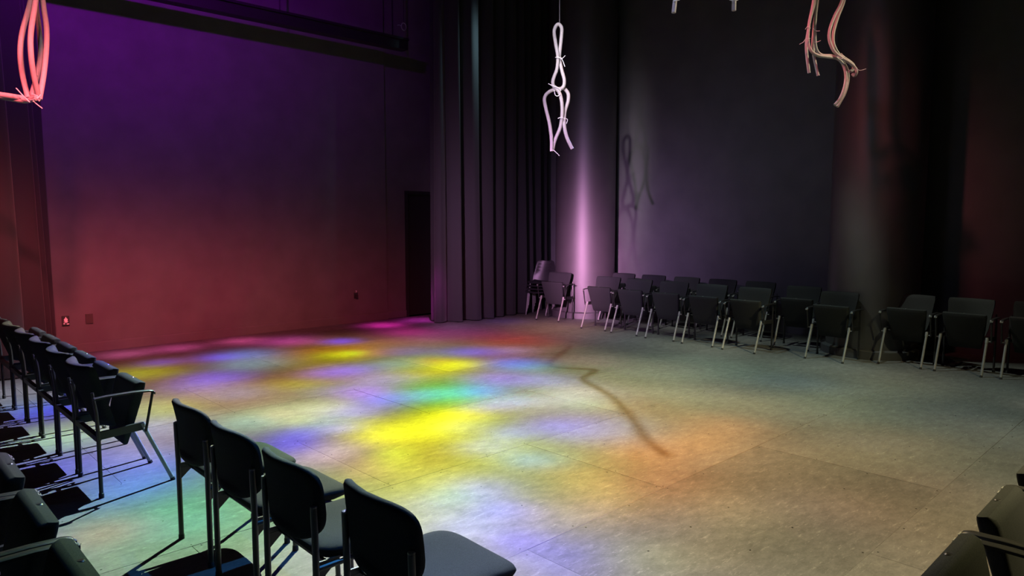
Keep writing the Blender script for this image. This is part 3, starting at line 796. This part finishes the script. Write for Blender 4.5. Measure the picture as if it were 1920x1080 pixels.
# ------------------------------------------------------------------ padded stacking chair (armless)
def make_stack_chair(name):
    root = empty(name, (0, 0, 0))
    for s in (-1, 1):
        y = 0.222 * s
        lg = MB().tube([(0, y, 0.0), (0, y, 0.45), (-0.004, y, 0.655)], 0.0135, 10).build('rear_leg', M['dark_steel'], root)
        MB().lathe([(0.0137, 0.654), (0.0125, 0.660), (0.006, 0.663)], 10, origin=(-0.004, y, 0)).build('end_cap', M['chrome'], lg)
        fl = MB().tube([(0.405, y, 0.0), (0.395, y, 0.30), (0.385, y, 0.395), (0.35, y, 0.408), (0.30, y, 0.41)], 0.0125, 10).build('front_leg', M['dark_steel'], root)
        MB().lathe([(0.016, 0.0), (0.016, 0.025), (0.0135, 0.028)], 10, origin=(0.405, y, 0)).build('rubber_foot', M['rubber'], fl)
        MB().lathe([(0.016, 0.0), (0.016, 0.025), (0.0135, 0.028)], 10, origin=(0, y, 0)).build('rubber_foot', M['rubber'], lg)
        MB().tube([(0, y, 0.405), (0.36, y, 0.408)], 0.0115, 8).build('side_rail', M['dark_steel'], root)
        br = MB()
        br.loft([[Vector((x, y * 0.97 + dy, z)) for x, z in ((0.0, 0.43), (0.11, 0.43), (0.075, 0.40), (0.0, 0.335))] for dy in (-0.004, 0.004)])
        br.build('bracket', M['dark_steel'], root, smooth=False)
    MB().tube([(0.06, -0.222, 0.405), (0.06, 0.222, 0.405)], 0.010, 8).build('cross_bar', M['dark_steel'], root)
    MB().tube([(0.36, -0.222, 0.405), (0.36, 0.222, 0.405)], 0.010, 8).build('cross_bar', M['dark_steel'], root)
    # seat cushion: rounded square, waterfall front, slightly dished
    rings = []
    for t, grow in ((0.386, -0.11), (0.392, -0.07), (0.404, -0.035), (0.422, -0.010), (0.444, 0.0), (0.458, -0.006), (0.466, -0.022), (0.470, -0.05), (0.468, -0.10), (0.464, -0.16)):
        ring = []
        for q in range(40):
            a = 2 * math.pi * q / 40
            c, s = math.cos(a), math.sin(a)
            ex = 0.42
            x = math.copysign(abs(c) ** ex, c) * (0.235 + grow)
            y = math.copysign(abs(s) ** ex, s) * ((0.235 + grow) * (1.0 + 0.06 * (x / 0.235)))
            z = t - 0.018 * max(0, x / 0.235) ** 4 - 0.006 * (1 - (y / 0.25) ** 2) * (1 if t > 0.45 else 0)
            ring.append(Vector((0.265 + x, y, z)))
        rings.append(ring)
    MB().loft(rings).build('seat', M['weave'], root, angle=60)
    # backrest: rounded trapezoid pad, curved around the sitter
    rings = []
    for tx, grow in ((-0.016, -0.03), (-0.018, -0.012), (-0.010, -0.001), (0.0, 0.0), (0.014, -0.004), (0.022, -0.02), (0.026, -0.05), (0.027, -0.10)):
        ring = []
        for q in range(48):
            a = 2 * math.pi * q / 48
            c, s = math.cos(a), math.sin(a)
            up_ = s > 0
            ex = 0.5 if up_ else 0.62
            hy = (0.238 if up_ else 0.238) + grow
            hz = (0.145 if up_ else 0.175) + grow
            y = math.copysign(abs(c) ** ex, c) * hy
            z = math.copysign(abs(s) ** ex, s) * hz
            x = tx - 0.022 - 0.03 * ((z + 0.15) / 0.3) + 0.06 * (y / 0.23) ** 2
            ring.append(Vector((x, y, 0.668 + z)))
        rings.append(ring)
    MB().loft(rings).build('backrest', M['fabric'], root, angle=60)
    return root


stk = make_stack_chair('stacking_chair')
for i, (x, y, rz) in enumerate(((1.275, 3.745, -1), (1.262, 3.18, 0), (1.258, 2.615, -1), (1.31, 2.05, -2))):
    o = stk if i == 0 else copy_tree(stk)
    o.location = (x, y, 0)
    o.rotation_euler = (0, 0, math.radians(rz))
    tag(o, 'black padded stacking chair without arms, ' + ['farthest of the four in the foreground row', 'second farthest of the four in the foreground row', 'second nearest of the four in the foreground row', 'nearest of the four, its whole seat in view'][i], 'chair', 'black stacking chairs in the foreground')


# ------------------------------------------------------------------ moulded chairs stored behind the curtain
def make_shell_chair(name):
    root = empty(name, (0, 0, 0))
    rings = []
    prof = [(0.40, 0.42, 0.20), (0.38, 0.445, 0.215), (0.2, 0.43, 0.22), (0.05, 0.43, 0.22), (0.0, 0.46, 0.215), (-0.03, 0.56, 0.21), (-0.06, 0.70, 0.20), (-0.075, 0.80, 0.17), (-0.08, 0.83, 0.12)]
    for x, z, hw in prof:
        top, bot = [], []
        for q in range(11):
            w = -1 + 0.2 * q
            lift = 0.03 * w * w
            top.append(Vector((x + lift, hw * w, z + lift * 0.6)))
            bot.append(Vector((x + lift - 0.004, hw * w, z + lift * 0.6 - 0.006)))
        rings.append(top + bot[::-1])
    MB().loft(rings).build('shell', M['shell'], root, angle=60)
    for sx, sy in ((0, -1), (0, 1), (1, -1), (1, 1)):
        MB().tube([(0.06 + 0.26 * sx, 0.19 * sy, 0.425), (0.0 + 0.40 * sx, 0.20 * sy, 0.0)], 0.010, 8).build('leg', M['chrome'], root)
    return root


shell = make_shell_chair('moulded_chair')
for i in range(4):
    o = shell if i == 0 else copy_tree(shell)
    o.location = (9.91 + 0.022 * i, 9.46, 0.06 * i)
    o.rotation_euler = (0, 0, math.radians(205))
    tag(o, 'black moulded chair stacked between the curtain end and the lit column, %s' % ('lowest of its stack', 'second from the floor', 'second from the top', 'topmost of its stack')[i], 'chair', 'stack of moulded chairs beside the curtain')


# ------------------------------------------------------------------ hanging tube sculptures
def sculpture(name, label, tubes, ties, wires, r):
    """tubes: lists of (px, py, depth) outlines placed at their own distance from the viewpoint"""
    pts0 = [at(*p) for t in tubes for p in t]
    base = Vector((sum(p.x for p in pts0) / len(pts0), sum(p.y for p in pts0) / len(pts0), min(p.z for p in pts0)))
    root = empty(name, base)
    tag(root, label, 'sculpture', 'hanging tube sculptures')
    for t in tubes:
        path = smooth_path([at(*p) - base for p in t], 6)
        MB().tube(path, r, 10).build('foam_tube', M['foam'], root)
    for t in ties:
        path = smooth_path([at(*p) - base for p in t], 4)
        MB().tube(path, r * 0.2, 6).build('plastic_tie', M['tie'], root)
    for w in wires:
        p = at(*w) - base
        MB().tube([p, Vector((p.x, p.y, ZC - base.z))], 0.0035, 6).build('hanging_wire', M['wire'], root)
    return root


# far left: bundle of bowed loops, horizontal arm running out of frame
D = 5.7
sculpture('tube_sculpture', 'pink-lit bundle of bowed white tubes hanging at the top left',
          [[(66, -60, D + .05), (58, 0, D), (42, 60, D - .1), (38, 100, D - .12), (42, 140, D - .05), (52, 182, D)],
           [(74, -60, D), (67, 0, D - .15), (58, 60, D - .2), (58, 100, D - .2), (63, 140, D - .12), (72, 180, D)],
           [(66, -50, D + .2), (68, 10, D + .2), (74, 60, D + .25), (76, 100, D + .22), (70, 140, D + .15), (58, 184, D + .05)],
           [(76, -60, D), (80, 0, D + .05), (87, 50, D + .1), (87, 90, D + .1), (82, 140, D + .05), (74, 186, D)],
           [(-60, 168, D - .1), (-20, 174, D - .06), (20, 180, D - .02), (50, 184, D + .02), (70, 180, D + .08)],
           [(-60, 172, D + .1), (-10, 180, D + .06), (25, 186, D + .02), (48, 189, D), (68, 184, D - .06)]],
          [[(30, 165, D - .1), (42, 178, D - .08), (56, 192, D - .06)], [(56, 188, D - .08), (70, 184, D - .1), (76, 178, D - .06)],
           [(62, 189, D - .06), (70, 196, D - .06), (79, 203, D - .08)], [(62, 177, D - .1), (70, 180, D - .1), (72, 188, D - .08)],
           [(74, 182, D - .05), (75, 186, D - .05), (73, 190, D - .05)]],
          [(72, -60, D)], 0.0205)
# centre: two stacked loops with splayed legs
D = 8.3
sculpture('tube_sculpture', 'white hanging tube figure with one loop and three splayed legs in front of the column',
          [[(1047, 170, D), (1038, 162, D), (1037, 150, D), (1044, 130, D), (1046, 108, D - .02), (1042, 82, D), (1039, 60, D), (1043, 48, D), (1048, 46, D), (1053, 52, D), (1053, 65, D), (1051, 85, D), (1049, 108, D + .02), (1053, 130, D), (1058, 150, D), (1056, 163, D), (1048, 167, D + .03)],
           [(1060, 165, D + .05), (1045, 167, D + .04), (1030, 172, D), (1021, 184, D - .03), (1024, 205, D - .05), (1030, 230, D - .05), (1034, 260, D - .04), (1034, 284, D - .02)],
           [(1040, 163, D), (1048, 172, D - .04), (1053, 190, D - .07), (1054, 215, D - .06), (1050, 240, D - .02), (1041, 262, D), (1036, 281, D)],
           [(1043, 170, D + .04), (1056, 166, D + .05), (1065, 175, D + .06), (1065, 190, D + .05), (1059, 210, D), (1058, 235, D - .03), (1063, 258, D - .02), (1073, 279, D)]],
          [[(1041, 108, D - .06), (1047, 107, D - .08), (1053, 110, D - .06), (1060, 104, D - .06)], [(1052, 108, D - .06), (1056, 116, D - .07), (1059, 125, D - .08)],
           [(1028, 157, D - .05), (1037, 161, D - .06), (1046, 164, D - .08), (1052, 170, D - .08)], [(1039, 168, D - .08), (1041, 178, D - .1), (1046, 180, D - .1), (1050, 176, D - .1)],
           [(1046, 222, D - .1), (1052, 220, D - .11), (1058, 222, D - .1), (1064, 224, D - .08), (1062, 232, D - .08)],
           [(1032, 283, D - .05), (1038, 282, D - .06), (1044, 287, D - .06), (1049, 292, D - .06)]],
          [(1049, 46, D)], 0.0205)
# right: doubled tubes with a hooked tail
D = 8.0
sculpture('tube_sculpture', 'pink and tan hanging tubes with a curled knot and hooked tail at the upper right',
          [[(1533, -50, D + .02), (1528, 0, D), (1519, 35, D - .05), (1515, 60, D - .05), (1512, 82, D - .06), (1513, 105, D - .06), (1517, 137, D - .04)],
           [(1530, -40, D - .05), (1524, 10, D - .08), (1517, 45, D - .1), (1515, 75, D - .12), (1520, 94, D - .12), (1533, 104, D - .1), (1552, 107, D - .06), (1570, 110, D), (1581, 122, D + .02), (1586, 142, D + .02), (1583, 165, D), (1575, 185, D - .02), (1565, 197, D - .03)],
           [(1540, -50, D + .1), (1534, 0, D + .1), (1529, 30, D + .08), (1526, 55, D + .06), (1524, 85, D + .05), (1527, 110, D + .04), (1534, 142, D + .04)],
           [(1537, -40, D + .03), (1530, 20, D + .02), (1528, 60, D), (1530, 90, D), (1540, 103, D + .01), (1560, 105, D + .04), (1576, 112, D + .07), (1588, 130, D + .1), (1590, 150, D + .1), (1585, 172, D + .08), (1577, 188, D + .06), (1570, 200, D + .05)],
           [(1588, -50, D), (1579, 0, D), (1565, 30, D - .05), (1556, 55, D - .08), (1555, 75, D - .08), (1563, 95, D - .06), (1577, 108, D - .04), (1592, 117, D - .02), (1603, 127, D), (1606, 135, D), (1602, 142, D + .02), (1598, 138, D + .03)],
           [(1592, -50, D + .08), (1583, 0, D + .08), (1571, 32, D + .04), (1563, 60, D + .02), (1563, 82, D + .02), (1573, 102, D + .02), (1588, 112, D + .04), (1600, 122, D + .05), (1598, 132, D + .05), (1591, 134, D + .04)]],
          [[(1510, 55, D - .1), (1514, 50, D - .13), (1520, 53, D - .14)], [(1499, 83, D - .14), (1506, 79, D - .15), (1511, 73, D - .16), (1519, 72, D - .15)],
           [(1524, 53, D - .02), (1530, 58, D - .04), (1537, 58, D - .04)], [(1524, 79, D - .02), (1531, 79, D - .05), (1539, 76, D - .05)],
           [(1577, 100, D - .1), (1582, 105, D - .12), (1586, 109, D - .1)], [(1606, 129, D - .05), (1613, 132, D - .06), (1624, 129, D - .06)],
           [(1570, 106, D - .1), (1578, 110, D - .12), (1584, 106, D - .1)]],
          [(1533, -50, D + .02), (1590, -50, D)], 0.017)
# upper right of centre: only two tube ends hang into view
D = 7.0
root = sculpture('tube_sculpture', 'hanging sculpture of which only two pale tube ends dip into the top edge',
                 [[(1262, -150, D + .1), (1275, -100, D + .05), (1270, -40, D), (1263, 24, D)],
                  [(1262, -150, D + .1), (1330, -130, D + .1), (1376, -90, D + .05), (1377, -40, D), (1376, 20, D)]],
                 [[(1262, 2, D - .03), (1268, 1, D - .04), (1274, 0, D - .03)], [(1368, 0, D - .03), (1376, 1, D - .05), (1384, 0, D - .03)]],
                 [(1262, -150, D + .1)], 0.0215)
# another one hangs higher still; its looped outline falls as a shadow across the floor
PL = Vector(GOBO_B)


def below_lamp(fx, fy, z):
    t = (PL.z - z) / PL.z
    return PL + (Vector((fx, fy, 0)) - PL) * t


root = empty('tube_sculpture', below_lamp(5.9, 5.0, 4.75))
tag(root, 'thin looped tube sculpture hung above the frame, its shadow curling over the floor', 'sculpture', 'hanging tube sculptures')
main = [below_lamp(*p) - root.location for p in ((7.5, 6.6, 4.85), (6.9, 6.25, 4.84), (6.24, 5.86, 4.82), (6.28, 5.55, 4.8), (6.42, 5.27, 4.8), (5.95, 5.05, 4.8), (5.7, 4.6, 4.82), (5.45, 4.2, 4.8), (4.98, 3.63, 4.8), (4.62, 3.25, 4.8), (4.4, 2.9, 4.8))]
MB().tube(smooth_path(main, 6), 0.011, 10).build('foam_tube', M['foam'], root)
MB().tube([main[1], Vector((main[1].x, main[1].y, ZC - root.location.z))], 0.0025, 6).build('hanging_wire', M['wire'], root)
MB().tube([main[8], Vector((main[8].x, main[8].y, ZC - root.location.z))], 0.0025, 6).build('hanging_wire', M['wire'], root)

# ------------------------------------------------------------------ stage light above the curtain, lens at the top edge of the view
fx = empty('stage_light', (8.95, 8.6, 5.66)); tag(fx, 'teal-glowing stage light at the top edge above the white tube figure', 'stage light')
aim(fx, (8.15, 9.5, 4.6))
MB().lathe([(0.075, 0.02), (0.09, 0.02), (0.09, 0.10), (0.105, 0.12), (0.105, 0.36), (0.06, 0.42), (0.02, 0.43)], 24).build('lamp_housing', M['black_metal'], fx)
MB().lathe([(0.03, 0.008), (0.074, 0.012), (0.075, 0.03), (0.03, 0.034)], 24).build('lens_ring', M['glass'], fx)
MB().tube(smooth_path([(-0.13, 0, 0.22), (-0.13, 0.2, 0.22), (0, 0.3, 0.22), (0.13, 0.2, 0.22), (0.13, 0, 0.22)], 4), 0.012, 8).build('yoke', M['black_metal'], fx)
